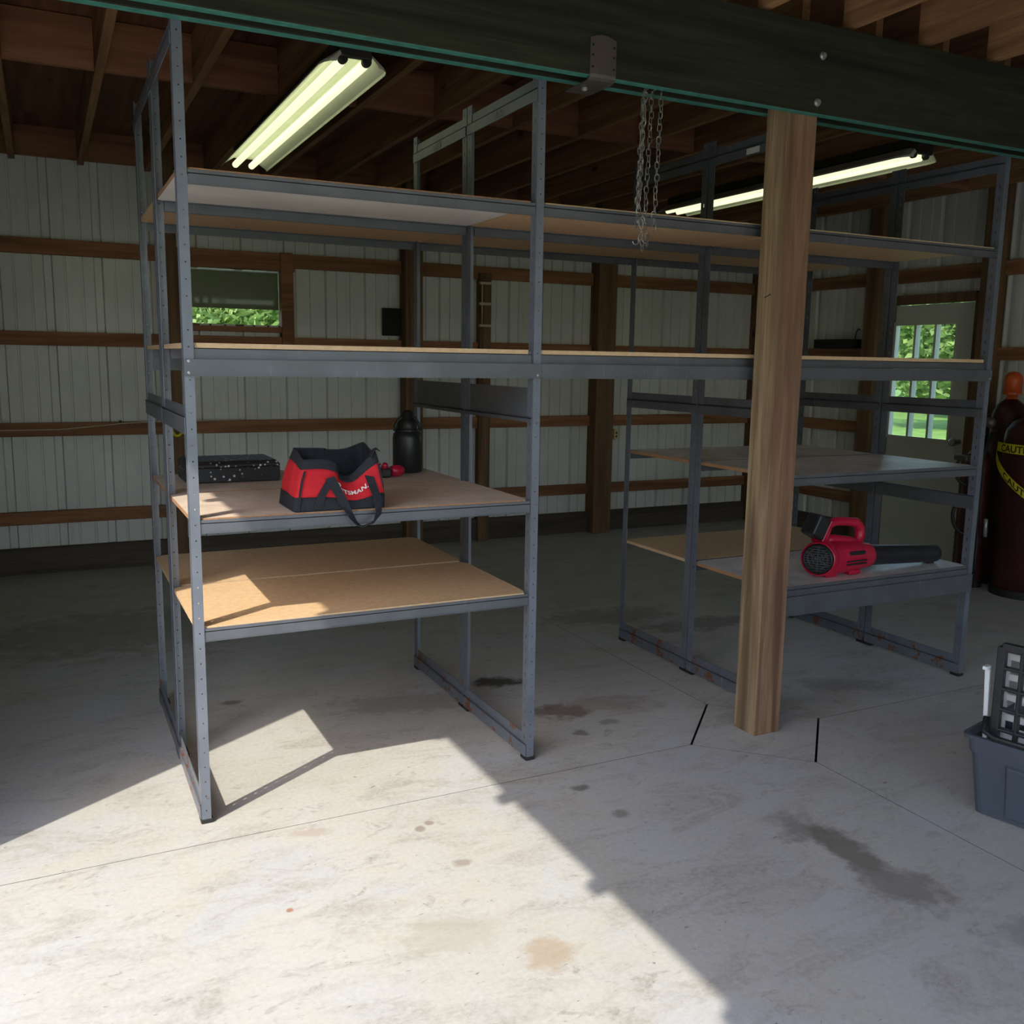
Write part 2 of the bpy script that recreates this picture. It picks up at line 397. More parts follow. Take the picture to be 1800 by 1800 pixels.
for z0, z1 in GZ:
    if z0 > 1.4 and z0 < 1.6:
        girt(wb, 'x', YB, -1, XL, 2.18, z0, z1); girt(wb, 'x', YB, -1, 2.18, XR, z0, z1)
    else:
        girt(wb, 'x', YB, -1, XL, 2.18, z0, z1); girt(wb, 'x', YB, -1, 2.18, XR, z0, z1)
    girt(wl, 'y', XL, 1, OPY[1], YB, z0, z1, 'girt_wood_y')
    if z0 < 1.9:
        girt(wr, 'y', XR, -1, 2.55, YB, z0, z1, 'girt_wood_y'); girt(wr, 'y', XR, -1, YF, 1.70, z0, z1, 'girt_wood_y')
    else: girt(wr, 'y', XR, -1, YF, YB, z0, z1, 'girt_wood_y')
girt(wb, 'x', YB, -1, XL, XR, 0.0, .178, 'skirt_wood', 'skirt_board', .045)
girt(wl, 'y', XL, 1, OPY[1], YB, 0.0, .178, 'skirt_wood_y', 'skirt_board', .045)
girt(wr, 'y', XR, -1, 2.55, YB, 0.0, .178, 'skirt_wood_y', 'skirt_board', .045)
girt(wr, 'y', XR, -1, YF, 1.70, 0.0, .178, 'skirt_wood_y', 'skirt_board', .045)
girt(wb, 'x', YB, -1, XL, XR, 2.725, 2.915, 'blocking_wood', 'eave_board', .045)
for a, b, th in ((.375, .485, .14), (2.128, 2.268, .14), (3.84, 4.02, .14), (5.58, 5.69, .12), (-1.22, -1.1, .12)):
    MB().box(a, b, YB-th, YB-.002, 0, 2.9).build('wall_post', 'stud_wood', wb, bevel=.004)
MB().box(2.775, 2.875, YB-.075, YB-.002, 0, 2.16).build('wall_post', 'stud_wood', wb, bevel=.003)
for a, b in ((2.585, 2.72), (1.56, 1.68), (0.0, .13), (3.85, 3.96)):
    MB().box(XR-.13, XR-.002, a, b, 0, 2.9).build('wall_post', 'stud_wood', wr, bevel=.004)
for a, b in ((OPY[1], OPY[1]+.13), (1.9, 2.03)):
    MB().box(XL+.002, XL+.13, a, b, 0, 2.9).build('wall_post', 'stud_wood', wl, bevel=.004)
# sliding-door track over the left doorway, brackets throw the notches in the sun edge
tr = empty('trim_1', (XL, -2.7, 2.6), 'sliding door track above the left doorway', kind='structure')
MB().box(XL-.05, XL-.035, OPY[0], OPY[1], 2.63, 2.69).build('track', 'galvanised', tr)
for y in (-.53, -1.10, -1.70, -2.3, -2.9, -3.5, -4.1):
    MB().box(XL-.06, XL-.03, y-.03, y+.03, 2.585, 2.66).build('track_bracket', 'galvanised', tr)

# back window
w1 = empty('window_1', (.87, YB, 1.7), 'small back window with a dark pane raised above a gap', kind='structure')
MB().box(.50, 1.31, YB-.045, YB-.003, 2.09, 2.118).build('window_head', 'girt_wood', w1)
MB().box(1.206, 1.295, YB-.06, YB+.02, 1.50, 2.22).build('window_stud', 'girt_wood', w1, bevel=.003)
MB().box(.485, .546, YB-.05, YB+.02, 1.62, 2.12).build('window_stud', 'stud_wood', w1, bevel=.003)
MB().box(.548, 1.204, YB-.05, YB+.05, 1.652, 1.690).build('window_sill', 'girt_wood', w1, bevel=.003)
MB().box(.548, 1.204, YB+.0, YB+.05, 1.690, 1.704).build('sill_strip', 'stud_wood', w1)
MB().box(.552, 1.200, YB+.02, YB+.026, 1.816, 2.086).build('pane', 'tinted_pane', w1)
m = MB().box(.552, 1.2, YB+.012, YB+.03, 2.076, 2.088).build('pane_channel', 'galvanised', w1)

# entry door in right wall
d1 = empty('door_1', (XR, 2.13, 0), 'pale entry door with a nine-pane glazed upper half', kind='structure')
py0, py1, pz0, pz1 = 1.925, 2.478, .935, 1.797
m = MB(); X0, X1 = XR-.02, XR+.022
for a, b, c, d in ((1.765, py0, .01, 1.945), (py1, 2.49, .01, 1.945), (py0, py1, .01, pz0), (py0, py1, pz1, 1.945)): m.box(X0, X1, a, b, c, d)
door = m.build('door_leaf', 'door_paint', d1)
cw = (py1-py0)/3; rh = (pz1-pz0)/3
for i in (1, 2): MB().box(X0-.004, X1+.004, py0+i*cw-.010, py0+i*cw+.010, pz0, pz1).build('muntin', 'door_paint', door)
for i in (1, 2): MB().box(X0-.003, X1+.003, py0, py1, pz0+i*rh-.010, pz0+i*rh+.010).build('muntin', 'door_paint', door)
m = MB()
for a, b, c, d in ((py0-.02, py0+.004, pz0-.02, pz1+.02), (py1-.004, py1+.02, pz0-.02, pz1+.02), (py0, py1, pz0-.02, pz0+.004), (py0, py1, pz1-.004, pz1+.02)): m.box(X0-.008, X0, a, b, c, d)
m.build('glazing_frame', 'door_paint', door)
pane0 = None
for i in range(3):
    for j in range(3):
        y = py0+(i+.5)*cw; z = pz0+(j+.5)*rh
        if pane0 is None:
            pane0 = MB().box(XR-.002, XR+.002, y-cw/2+.01, y+cw/2-.01, z-rh/2+.01, z+rh/2-.01).build('pane', 'clear_glass', door, origin=(XR, y, z))
        else: dup(pane0, (XR, y, z), door)
MB().lathe([(.02, 0), (.02, .02), (.012, .03), (.012, .05), (.028, .06), (.03, .08), (.018, .09)], (X0, 1.82, .93), (-1, 0, 0), 16).build('door_knob', 'galvanised', door, smooth=True)
for a, b in ((1.70, 1.757), (2.498, 2.555)): MB().box(XR-.06, XR+.03, a, b, 0, 2.01).build('door_jamb', 'stud_wood', d1, bevel=.002)
MB().box(XR-.06, XR+.03, 1.757, 2.498, 1.953, 2.02).build('door_head', 'stud_wood', d1, bevel=.002)

# ceiling : joists, blocking, loft deck
ce = empty('ceiling', (2.2, 0, 2.69), 'dark brown loft deck on timber joists', kind='structure')
JZ, JT = 2.69, 2.905
xs = [-1.13, -.80, -.475, -.078, .33, .715, 1.095, 1.50, 1.945, 2.345, 2.735, 3.125, 3.52, 3.91, 4.30, 4.69, 5.08, 5.47]
jo = MB().box(-.019, .019, .05, YB-.05, JZ, JT).build('joist', 'joist_wood', ce, bevel=.002, origin=(0, 0, JZ))
WL[jo.name] = Vector((0, 0, JZ)); jo.location.x = xs[0]-WL[ce.name].x
for x in xs[1:]: dup(jo, (x, 0, JZ), ce)
jf = MB().box(-.019, .019, YF+.05, -.165, JZ, JT).build('joist', 'joist_wood', ce, bevel=.002, origin=(0, 0, JZ)); jf.location.x = xs[0]+.045-WL[ce.name].x
for x in xs[1:]: dup(jf, (x, 0, JZ), ce)
for yb in (1.77, -1.35, -3.2):
    for a, b in zip(xs, xs[1:]):
        MB().box(a+.021, b-.021, yb-.019, yb+.019, JZ+.004, JT-.004).build('blocking', 'blocking_wood', ce)
y = YF
while y < YB:
    for a, b in ((XL, 1.10), (1.10, 3.41), (3.41, XR)):
        MB().box(a+.001, b-.001, y+.001, min(y+1.16, YB)-.001, JT+.001, JT+.022).build('deck_panel', 'deck_wood', ce)
    y += 1.16
MB().box(XL-.3, XR+.3, YF-.3, YB+.3, JT+.05, JT+.09).build('roof_sheet', 'siding', ce)

# beam and post
bm = empty('support_beam', (2.2, -.11, 2.37), 'dark stained doubled plank beam with green painted lower edges', 'beam')
for a, b in ((-.21, -.172), (-.043, -.005)):
    zb = 2.37 if a < -.1 else 2.395
    MB().box(XL+.03, XR-.02, a, b, zb, 2.677, bottom=1).build('beam_plank', ['beam_wood', 'green_paint'], bm, bevel=.004)
for x, z in ((2.196, 2.568), (2.183, 2.408)):
    MB().lathe([(.014, 0), (.014, .004), (.009, .008), (.009, .012), (.0, .013)], (x, -.21, z), (0, -1, 0), 12).build('bolt_head', 'galvanised', bm, smooth=False)
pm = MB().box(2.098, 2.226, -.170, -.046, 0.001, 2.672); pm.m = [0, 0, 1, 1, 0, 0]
po = pm.build('support_post', ['post_wood', 'post_wood_red_dim'], None, bevel=.0015)
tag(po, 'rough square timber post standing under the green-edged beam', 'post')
nail = MB().tube([(2.098, -.12, 1.735), (2.06, -.13, 1.72)], .0016, 6).build('nail', 'dark_rubber', po)

# ================================================================ SHELVING
D = .588; X = [0.0, 1.160, 2.330, 3.503]; H = 2.44
FW, SW = .028, .040
def slotted(m, w, h, hole_w, hole_h, pitch, fn, off=.03):
    us = [0, (w-hole_w)/2, (w+hole_w)/2, w]; z = 0.0
    def q_(a, b, c, d): m.add([fn(a, c), fn(b, c), fn(b, d), fn(a, d)], [(0, 1, 2, 3)])
    zs = []; k = off
    while k+hole_h < h: zs.append((k, k+hole_h)); k += pitch
    prev = 0.0
    for a, b in zs:
        q_(us[1], us[2], prev, a); prev = b
    q_(us[1], us[2], prev, h)
    bounds = [0.0]+[x for ab in zs for x in ab]+[h]
    for a, b in zip(bounds, bounds[1:]):
        q_(us[0], us[1], a, b); q_(us[2], us[3], a, b)
    return m
def upright_mesh(front):
    m = MB(); s = 1 if front else -1
    slotted(m, FW, H-.012, .0042, .0042, .0485, lambda a, z: (a, 0, z+.012))
    slotted(m, SW, H-.012, .005, .016, .0485, lambda a, z: (0, s*a, z+.012), .02)
    return m
def foot_mesh(front):
    s = 1 if front else -1; y0, y1 = sorted((-s*.0025, s*.046))
    return MB().box(-.004, .034, y0, y1, 0.0005, .016)
protos = {}
for fr in (True, False):
    protos[fr] = (upright_mesh(fr), foot_mesh(fr))
def bar(root, name, x, y0, y1, z0, z1, mat='rack_beam_steel', step=.5, thick=.003, sticker=False):
    zm = z0+(z1-z0)*step; m = MB()
    m.box(x+.004, x+.004+thick, y0, y1, zm-.001, z1); m.box(x-.003, x, y0, y1, z0, zm+.003); m.box(x-.003, x+.007, y0, y1, zm-.001, zm+.002)
    o = m.build(name, mat, root)
    if sticker:
        yc = (y0+y1)/2; MB().box(x-.0045, x-.0031, yc-.04, yc+.04, z0+.006, zm-.006).build('sticker', sticker, o)
    return o
def make_row(name, y0, y1, front_row):
    lab = ('nearer row of grey steel shelving, holding the red bag and the blower' if front_row else 'rear row of grey steel shelving standing behind the nearer row')
    root = empty(name, (X[3]/2, (y0+y1)/2, 0), lab, 'shelving')
    first = {}
    for i, x in enumerate(X):
        for fr, y in ((True, y0), (False, y1)):
            if fr not in first:
                o = protos[fr][0].build('upright', 'rack_steel', root, solid=.0024, origin=(0, 0, 0)); WL[o.name] = Vector((x, y, 0)); o.location = WL[o.name]-WL[root.name]
                f = protos[fr][1].build('foot', 'dark_rubber', o, bevel=.003, origin=(0, 0, 0)); f.location = (0, 0, 0); WL[f.name] = Vector((x, y, 0))
                first[fr] = (o, f)
            else:
                o = dup(first[fr][0], (x, y, 0), root); dup(first[fr][1], (x, y, 0), o)
        a, b = y0+.004, y1-.004
        bar(root, 'top_brace', x-.0025, a, b, 2.334, 2.406, 'rack_steel', sticker=({1: 'sticker', 2: 'white_print'}.get(i) if front_row or i == 1 else None))
        if i == 1: bar(root, 'gusset_plate', x-.0025, a, b, 1.258, 1.380, step=.12)
        elif i == 0:
            bar(root, 'mid_brace', x-.0025, a, b, 1.24, 1.325, step=.62)
        else: bar(root, 'mid_brace', x-.0025, a, b, 1.247, 1.324)
        if i == 3: bar(root, 'lower_brace', x-.0025, a, b, .816, .882, step=.95)
        bar(root, 'kick_plate', x-.0025, a, b, .016, .100, 'rack_steel', step=.55)
    lev = [[.645, .985, 1.511, 2.007], [1.511, 2.007], [.549, 1.024, 1.511, 2.007]]
    for b in range(3):
        xa, xb = X[b]+.030, X[b+1]-.004
        for z in lev[b]:
            yf, yr = y0+(.005 if not (front_row and 1.4 < z < 1.6) else .013), y1-.005
            zt_ = z-(.0005 if b == 2 and z < 1.2 else .005)
            m = MB().box(xa, xb, yf-.003, yf, z-.047, zt_).box(xa, xb, yf-.003, yf+.022, z-.017, z-.0145).box(xa, xb, yf-.006, yf, z-.047, z-.045)
            bo = m.build('shelf_beam', 'rack_beam_steel', root)
            m = MB().box(xa, xb, yr, yr+.003, z-.047, z-.005).box(xa, xb, yr-.022, yr+.003, z-.017, z-.0145)
            m.build('shelf_beam', 'rack_beam_steel', root)
            # board
            mat = 'particle_board'
            if b == 0 and z > 1.9 and front_row: mat = 'melamine'
            if b == 2 and z < .8 and front_row: mat = 'worn_board'
            if b == 2 and .9 < z < 1.2: mat = 'worn_board'
            if b == 0 and .9 < z < 1.2: mat = 'tan_board'
            bx0, bx1 = X[b]+.006, X[b+1]-.006
            poly = [(bx0, y0+.032), (bx0+.032, y0+.0055), (bx1-.014, y0+.0055), (bx1, y0+.045), (bx1, y1-.045), (bx1-.014, y1-.0055), (bx0+.032, y1-.0055), (bx0, y1-.032)]
            m = MB().prism(poly, .0145, (0, 0, z-.0145)); m.m = [0, 0]+[1]*len(poly)
            m.build('shelf_board', [mat, 'particle_edge' if mat != 'particle_board' else 'particle_board'], root)
        # tie plate at mid height
        if front_row:
            tp = MB().box(X[b]-.002 if b == 0 else X[b]+.030, X[b+1]+.029, y0-.0075, y0-.003, 1.414, 1.4635).box(X[b]-.002 if b == 0 else X[b]+.030, X[b+1]+.029, y0-.010, y0-.003, 1.413, 1.4155).build('tie_plate', 'rack_beam_steel', root)
            MB().lathe([(.005, 0), (.005, .003), (.002, .004)], (X[b+1]+.013, y0-.0065, 1.424), (0, -1, 0), 10).build('bolt_head', 'galvanised', tp)
            if b == 0:
                for zz in (1.424, 1.458): MB().lathe([(.005, 0), (.005, .003), (.002, .004)], (.012, y0-.0065, zz), (0, -1, 0), 10).build('bolt_head', 'galvanised', tp)
        else:
            MB().box(X[b]+.03, X[b+1]-.004, y1+.003, y1+.006, 1.414, 1.4635).build('tie_plate', 'rack_beam_steel', root)
    if front_row:
        MB().box(X[2]+.0, X[3]+.027, y0-.0065, y0-.003, .422, .505).box(X[2]+.0, X[3]+.027, y0-.009, y0-.003, .5035, .506).build('tie_plate', 'rack_beam_steel', root)
    return root
row_f = make_row('steel_shelving', 0.0, D, True)
row_b = make_row('steel_shelving', D+.008, 2*D+.008, False)

# ================================================================ LAMPS
def lamp(xc, y0, y1, label):
    root = empty('fluorescent_light', (xc, (y0+y1)/2, 2.60), label, 'lamp', 'ceiling strip lights')
    MB().box(xc-.055, xc+.055, y0+.02, y1-.02, 2.645, JZ-.002).build('housing', 'socket_dark', root)
    ym = (y0+y1)/2
    def sec(y, s=1.0, dz=0.0): return [(xc+a*s, y, z+dz) for a, z in ((-.128, 2.580), (-.124, 2.590), (-.055, 2.637), (.055, 2.637), (.134, 2.586), (.138, 2.576))]
    def half(a, b, rn):
        rows = []
        if rn: rows += [sec(a, .62), sec(a+.012, .80), sec(a+.04, .93), sec(a+.08, 1.0)]
        else: rows += [sec(a)]
        rows += [sec(b-.002)]
        MB().grid(rows).build('reflector', 'reflector_white', root, solid=.0015)
    half(y0, ym, True); half(ym, y1, False)
    for dx in (-.047, .047):
        for a, b in ((y0+.055, y1-.0),):
            prof = [(.0, 0), (.012, .002), (.018, .010), (.018, b-a-.010), (.012, b-a-.002), (0, b-a)]
            MB().lathe(prof, (xc+dx, a, 2.597), (0, 1, 0), 16, cap=False).build('tube', 'lit_tube', root, smooth=True)
        for yy in (y0+.03,):
            MB().lathe([(.015, -.012), (.019, -.008), (.019, .012), (.015, .016)], (xc+dx, yy, 2.600), (0, 1, 0), 12).build('lamp_socket', 'socket_dark', root)
            MB().box(xc+dx-.012, xc+dx+.012, yy-.008, yy+.008, 2.60, 2.645).build('socket_bracket', 'socket_dark', root)
    MB().box(xc-.06, xc+.06, y0-.004, y0+.02, 2.60, 2.66).build('end_cap', 'socket_dark', root, bevel=.004)
    return root
lamp(.765, .74, 3.02, 'lit strip light above the red bag bay, left of the beam bracket')
lamp(3.93, .82, 3.10, 'lit strip light seen past the timber post, right of the chains')

# ================================================================ BEAM HARDWARE
m = MB(); pr = []
zt = 2.487
rows = []
for y, z in ((-.213, zt), (-.213, 2.375), (-.211, 2.366), (-.203, 2.360), (-.19, 2.357), (-.055, 2.357)):
    rows.append((y, z))
n = 8
gr = []
for j, (y, z) in enumerate(rows):
    r = []
    for i in range(n+1):
        u = i/n; x = 1.229+.096*u; zz = z+(.012*math.sin(math.pi*u)-.006 if j == 0 else 0); r.append((x, y, zz))
    gr.append(r)
m.grid(gr)
br = m.build('angle_bracket', 'bracket_steel', None, solid=.004)
tag(br, 'bent grey steel bracket wrapped under the green-edged beam', 'bracket')
for x in (1.238, 1.316):
    for z in (2.46, 2.43, 2.395): MB().lathe([(.004, 0), (.004, .003)], (x, -.2145, z), (0, -1, 0), 8).build('bolt_hole', 'matt_black', br)
MB().lathe([(.010, 0), (.010, .006), (.005, .010)], (1.26, -.13, 2.354), (0, 0, -1), 8).build('bolt', 'galvanised', br)

ch = empty('chain_bunch', (1.52, -.10, 1.84), 'bunch of thin steel chains with hooks hanging from the beam', 'chain')
def link_mesh():
    P = []; hl, hw = .0125, .0075
    for k in range(12):
        t = 2*math.pi*k/12; P.append((hw*math.cos(t), 0, math.copysign(hl-hw, math.sin(t))+hw*math.sin(t) if abs(math.sin(t)) > 1e-6 else 0))
    return MB().tube(P, .0017, 4, closed=True)
lk = None; strands = [(1.487, -.145, 2.375, 1.965), (1.502, -.12, 2.375, 1.925), (1.517, -.09, 2.375, 1.99), (1.538, -.11, 2.37, 1.935), (1.556, -.14, 2.365, 1.915)]
for si, (x, y, za, zb) in enumerate(strands):
    k = 0; z = za
    while z > zb:
        xx = x-(za-z)*.03+.002*math.sin(k*1.7+si); rz = (k % 2)*math.pi/2+.5+.25*math.sin(k+si*2)
        if lk is None: lk = link_mesh().build('link', 'chain_steel', ch, origin=(0, 0, 0)); o = lk; WL[o.name] = Vector((xx, y, z)); o.location = WL[o.name]-WL[ch.name]
        else: o = dup(lk, (xx, y, z), ch)
        o.rotation_euler = (0, .08*math.sin(k*2.3), rz); z -= .0205; k += 1
def hook(x, y, z, s=1, nm='hook'):
    P = [(x+.012*s*math.cos(t), y, z+.012*math.sin(t)) for t in [math.pi*(1.1-.15*i) for i in range(8)]]
    P += [(x+.010*s, y, z-.015), (x-.006*s, y, z-.05)]
    P += [(x-.016*s+.012*s*math.cos(t), y, z-.062+.012*math.sin(t)) for t in [.5-.5*i for i in range(8)]]
    return MB().tube(P, .0019, 6).build(nm, 'chain_steel', ch)
hook(1.481, -.15, 1.945); hook(1.497, -.135, 1.955, -1)
k = 0
for x, y, zz in ((1.495, -.14, 1.90), (1.498, -.14, 1.882), (1.499, -.14, 1.862), (1.533, -.12, 1.905), (1.532, -.12, 1.885)):
    o = dup(lk, (x, y, zz), ch); o.rotation_euler = (0, .1, .5+(k % 2)*1.57); k += 1
for x, y in ((1.487, -.145), (1.51, -.10), (1.538, -.11), (1.556, -.14)):
    MB().tube([(x, y, 2.372), (x, y, 2.384), (x+.004, y-.03, 2.388)], .0022, 6).build('nail', 'chain_steel', ch)

# ================================================================ THINGS ON THE SHELVES
ZS = .9855
# --- tool bag
bag = empty('tool_bag', (.46, .10, ZS), 'red and black fabric tool bag slumped on the sunlit shelf', 'bag')
def bagbase(t):
    # rounded rectangle, t in 0..1, starting front-left corner going right
    x0, x1, y0, y1 = .318, .618, .010, .235
    P = [(x0, y0), (x1, y0), (x1, y1), (x0, y1)]; s = (t % 1)*4; i = int(s); f = s-i; a = P[i]; b = P[(i+1) % 4]
    return a[0]+(b[0]-a[0])*f, a[1]+(b[1]-a[1])*f
def bagpt(t, v):
    x, y = bagbase(t); cx, cy = .462, .122
    # lean: left end goes outwards at the base
    top_in = .90 if x < .46 else .93
    s = 1-(1-top_in)*v
    px = cx+(x-cx)*s+.030*v*(1 if x < .46 else -.25); py = cy+(y-cy)*(1-.30*v)+.0*v
    fr = max(0, (.235-y)/.225); u = (x-.318)/.300
    topf = .162-.052*math.exp(-((u-.66)/.20)**2)+.030*max(0, u-.72)/.28-.012*u
    topb = .192-.014*math.sin(math.pi*u)+.008*max(0, u-.8)/.2
    h = topf*fr+topb*(1-fr)
    bul = math.sin(math.pi*min(1, v*1.05))*.010
    nx, ny = (x-cx), (y-cy); L = math.hypot(nx, ny)+1e-6
    wr_ = .004*math.sin(t*50+v*7)*v*(1-v)*2
    if fr > .9: py -= -.030*math.exp(-((u-.68)/.2)**2)*v*v
    return Vector((px+nx/L*bul+wr_, py+ny/L*bul+wr_, ZS+.002+h*v+.004*math.sin(t*31)*v))
N = 64
# corner rounding: skip exact corners by smoothing
def ring(v, off=0.0):
    out = []
    for i in range(N):
        t = i/N; p = sum((bagpt(t+d, v) for d in (-.012, -.006, 0, .006, .012)), Vector())/5
        if off:
            c = Vector((.462, .122, p.z)); p = p+(p-c).normalized()*off
        out.append(p)
    return out
def band(vs, name, mat, off=0.0):
    m = MB(); m.grid([ring(v, off) for v in vs], closed=True)
    if name == 'base': m.add([Vector((p.x, p.y, ZS+.001)) for p in ring(0)], [tuple(range(N-1, -1, -1))])
    return m.build(name, mat, bag, smooth=True, solid=.003)
band([0, .04, .12, .2, .27], 'base', 'black_fabric', .001)
band([.25, .35, .45, .55, .65, .75, .83], 'body', 'red_fabric')
band([.81, .86, .91, .96, 1.0], 'top_band', 'black_fabric', .0015)
m = MB(); m.grid([ring(.97, -.004), ring(.6, -.01), ring(.3, -.015)], closed=True); m.add(ring(.3, -.015), [tuple(range(N))])
m.build('lining', 'black_fabric', bag, smooth=True)
def strip(path, wid, name, mat, th=.003):
    m = MB(); L = len(path); A = []; B = []
    for i, (p, w) in enumerate(zip(path, wid)):
        A.append(Vector(p)-Vector(w)); B.append(Vector(p)+Vector(w))
    m.grid([A, B]); return m.build(name, mat, bag, solid=th)
for t0 in (0.012, .262):
    P = [bagpt(t0, v)+Vector((-.004, -.006, 0)) for v in (.02, .2, .4, .6, .78)]
    strip(P, [(.0035, 0, 0)]*5, 'seam_piping', 'black_fabric')
# sewn strap legs on the front face then the loop flopped over the shelf edge
def front(u, v, off=.006):
    p = bagpt(u*.25, v); return Vector((p.x, p.y-off, p.z))
strip([front(.24, .05), front(.27, .3), front(.31, .5), front(.34, .64)], [(.014, 0, 0)]*4, 'strap', 'black_fabric')
a = front(.34, .62, .010); b = front(.86, .62, .010)
loop = [a+Vector((-.004, 0, .008)), a+Vector((.008, -.010, -.02)), (a.x+.034, -.016, ZS+.025), (a.x+.050, -.028, ZS-.012), (a.x+.068, -.034, ZS-.040), ((a.x+b.x)/2+.018, -.037, ZS-.050), (b.x-.010, -.034, ZS-.038), (b.x+.010, -.028, ZS-.010), (b.x+.012, -.016, ZS+.03), b+Vector((.002, -.008, -.015)), b+Vector((-.006, 0, .012))]
wid = [(.015, 0, .004), (.015, 0, .004), (.012, 0, .006), (.008, .006, .006), (.003, .008, .006), (0, .010, .003), (-.003, .008, .006), (-.009, .004, .005), (.014, 0, -.002), (.015, 0, -.003), (.015, 0, -.003)]
wid[-5] = (.003, .008, -.006); wid[-4] = (.010, .004, -.004)
wid[5] = (.001, .010, .0); wid[4] = (.004, .009, .004); wid[6] = (.002, .009, -.006)
strip(loop, wid, 'handle_loop', 'black_fabric')
pk = [ring(1.0)[int(N*.27)], ring(1.0)[int(N*.30)]]
q0 = bagpt(.27, 1.0); strip([q0+Vector((-.016, 0, -.02)), q0+Vector((-.004, 0, .004)), q0+Vector((.008, .004, .008)), q0+Vector((.018, .008, .000))], [(.004, .022, 0)]*4, 'zip_tab', 'black_fabric')
V, F = text_mesh('CRAFTSMAN.', .021, 'print'); xm = max(p[0] for p in V)
m = MB(); m.add([front(.36+.46*p[0]/xm, .46+.16*p[1]/.021+.10*abs(p[0]/xm-.5), .0085) for p in V], F)
m.build('lettering', 'white_print', bag)

# --- black speckled case
cs = empty('case', (.28, .95, ZS), 'flat black case spattered with white paint specks on the shelf', 'case')
MB().prism([(.098, .825), (.456, .825), (.456, 1.09), (.098, 1.09)], .058, (0, 0, ZS+.001)).build('case_bottom', 'speckled_black', cs, bevel=.004)
MB().add([(.098, .825, ZS+.060), (.456, .825, ZS+.060), (.456, 1.09, ZS+.060), (.098, 1.09, ZS+.060), (.098, .825, ZS+.070), (.456, .825, ZS+.070), (.456, 1.09, ZS+.070), (.098, 1.09, ZS+.070), (.112, .842, ZS+.084), (.442, .842, ZS+.084), (.442, 1.075, ZS+.084), (.112, 1.075, ZS+.084)],
         [(0, 1, 5, 4), (1, 2, 6, 5), (2, 3, 7, 6), (3, 0, 4, 7), (4, 5, 9, 8), (5, 6, 10, 9), (6, 7, 11, 10), (7, 4, 8, 11), (8, 9, 10, 11), (3, 2, 1, 0)]).build('case_lid', 'speckled_black', cs, bevel=.003)
# --- jug
jg = empty('drink_jug', (1.036, .94, ZS), 'tall matt black insulated jug with loop handle on rear shelf', 'jug')
MB().lathe([(.0, .001), (.060, .001), (.064, .006), (.064, .150), (.061, .168), (.050, .182), (.040, .186)], (1.036, .94, ZS), n=32, cap=False).build('jug_body', 'jug_black', jg, smooth=True)
MB().lathe([(.041, .184), (.043, .188), (.043, .222), (.030, .232), (.026, .236), (.024, .262), (.016, .270), (0, .271)], (1.036, .94, ZS), n=24, cap=False).build('lid', 'black_plastic', jg, smooth=True)
MB().tube([(1.036+.058*math.cos(t), .94, ZS+.180+.066*math.sin(t)) for t in [math.pi*i/12 for i in range(13)]], .007, 8).build('loop_handle', 'black_plastic', jg, smooth=True)
MB().lathe([(.046, .176), (.052, .178), (.052, .186), (.046, .188)], (1.036, .94, ZS), n=24).build('collar', 'black_plastic', jg)
# --- small things behind the bag
ht = empty('hand_tool', (.90, .78, ZS), 'small red and black hand tool beside the black jug', 'tool')
MB().lathe([(.0, -.03), (.020, -.026), (.026, -.008), (.024, .014), (.016, .03), (0, .034)], (.932, .785, ZS+.026), (1, .2, 0), 14, cap=False).build('grip', 'red_plastic', ht, smooth=True)
MB().box(.856, .902, .755, .80, ZS+.001, ZS+.040).build('tool_head', 'black_plastic', ht, bevel=.008)
MB().lathe([(.010, 0), (.014, .008), (.012, .022), (.007, .026)], (.872, .772, ZS+.037), (.2, -.3, 1), 10).build('knob', 'red_plastic', ht, smooth=True)
MB().tube([(.858, .76, ZS+.020), (.846, .745, ZS+.035), (.84, .75, ZS+.052), (.855, .768, ZS+.058)], .004, 6).build('trigger', 'red_plastic', ht)
cu = empty('paper_cup', (.826, .80, ZS), 'pale paper cup standing behind the red bag', 'cup')
MB().lathe([(0, .001), (.024, .001), (.031, .066), (.030, .066), (.024, .006), (0, .006)], (.826, .80, ZS), n=20, cap=False).build('cup_wall', 'white_plastic', cu, smooth=True)
MB().tube([(.826+.031*math.cos(t), .80+.031*math.sin(t), ZS+.066) for t in [2*math.pi*i/20 for i in range(20)]], .0018, 6, closed=True).build('cup_rim', 'white_plastic', cu)

# --- leaf blower on bay 3 lower shelf
ZB = .5495
bl = empty('leaf_blower', (2.9, .11, ZB), 'red cordless leaf blower with long black tube on low shelf', 'blower')
ax = Vector((1, .02, -.02)).normalized(); cy_ = .115
m = MB(); prof = [(2.662, .060, .064), (2.67, .070, .074), (2.69, .076, .080), (2.72, .078, .080), (2.80, .072, .076), (2.88, .066, .068), (2.935, .058, .060), (2.955, .052, .053)]
rows = []
for x, ry, rz in prof:
    r = []
    for i in range(24):
        t = 2*math.pi*i/24; c, s = math.cos(t), math.sin(t); e = .8
        yy = ry*math.copysign(abs(c)**e, c); zz = rz*math.copysign(abs(s)**e, s)
        sh = (.03*(yy/ry))*max(0, (2.75-x)/.15) if x < 2.75 else 0
        r.append((x+sh*.9, cy_+yy, ZB+.082+zz*.96-(x-2.6)*.02))
    rows.append(r)
m.grid(rows, closed=True); m.add(rows[0], [tuple(range(24))]); m.add(rows[-1], [tuple(range(23, -1, -1))])
hs = m.build('housing', 'red_plastic', bl, smooth=True)
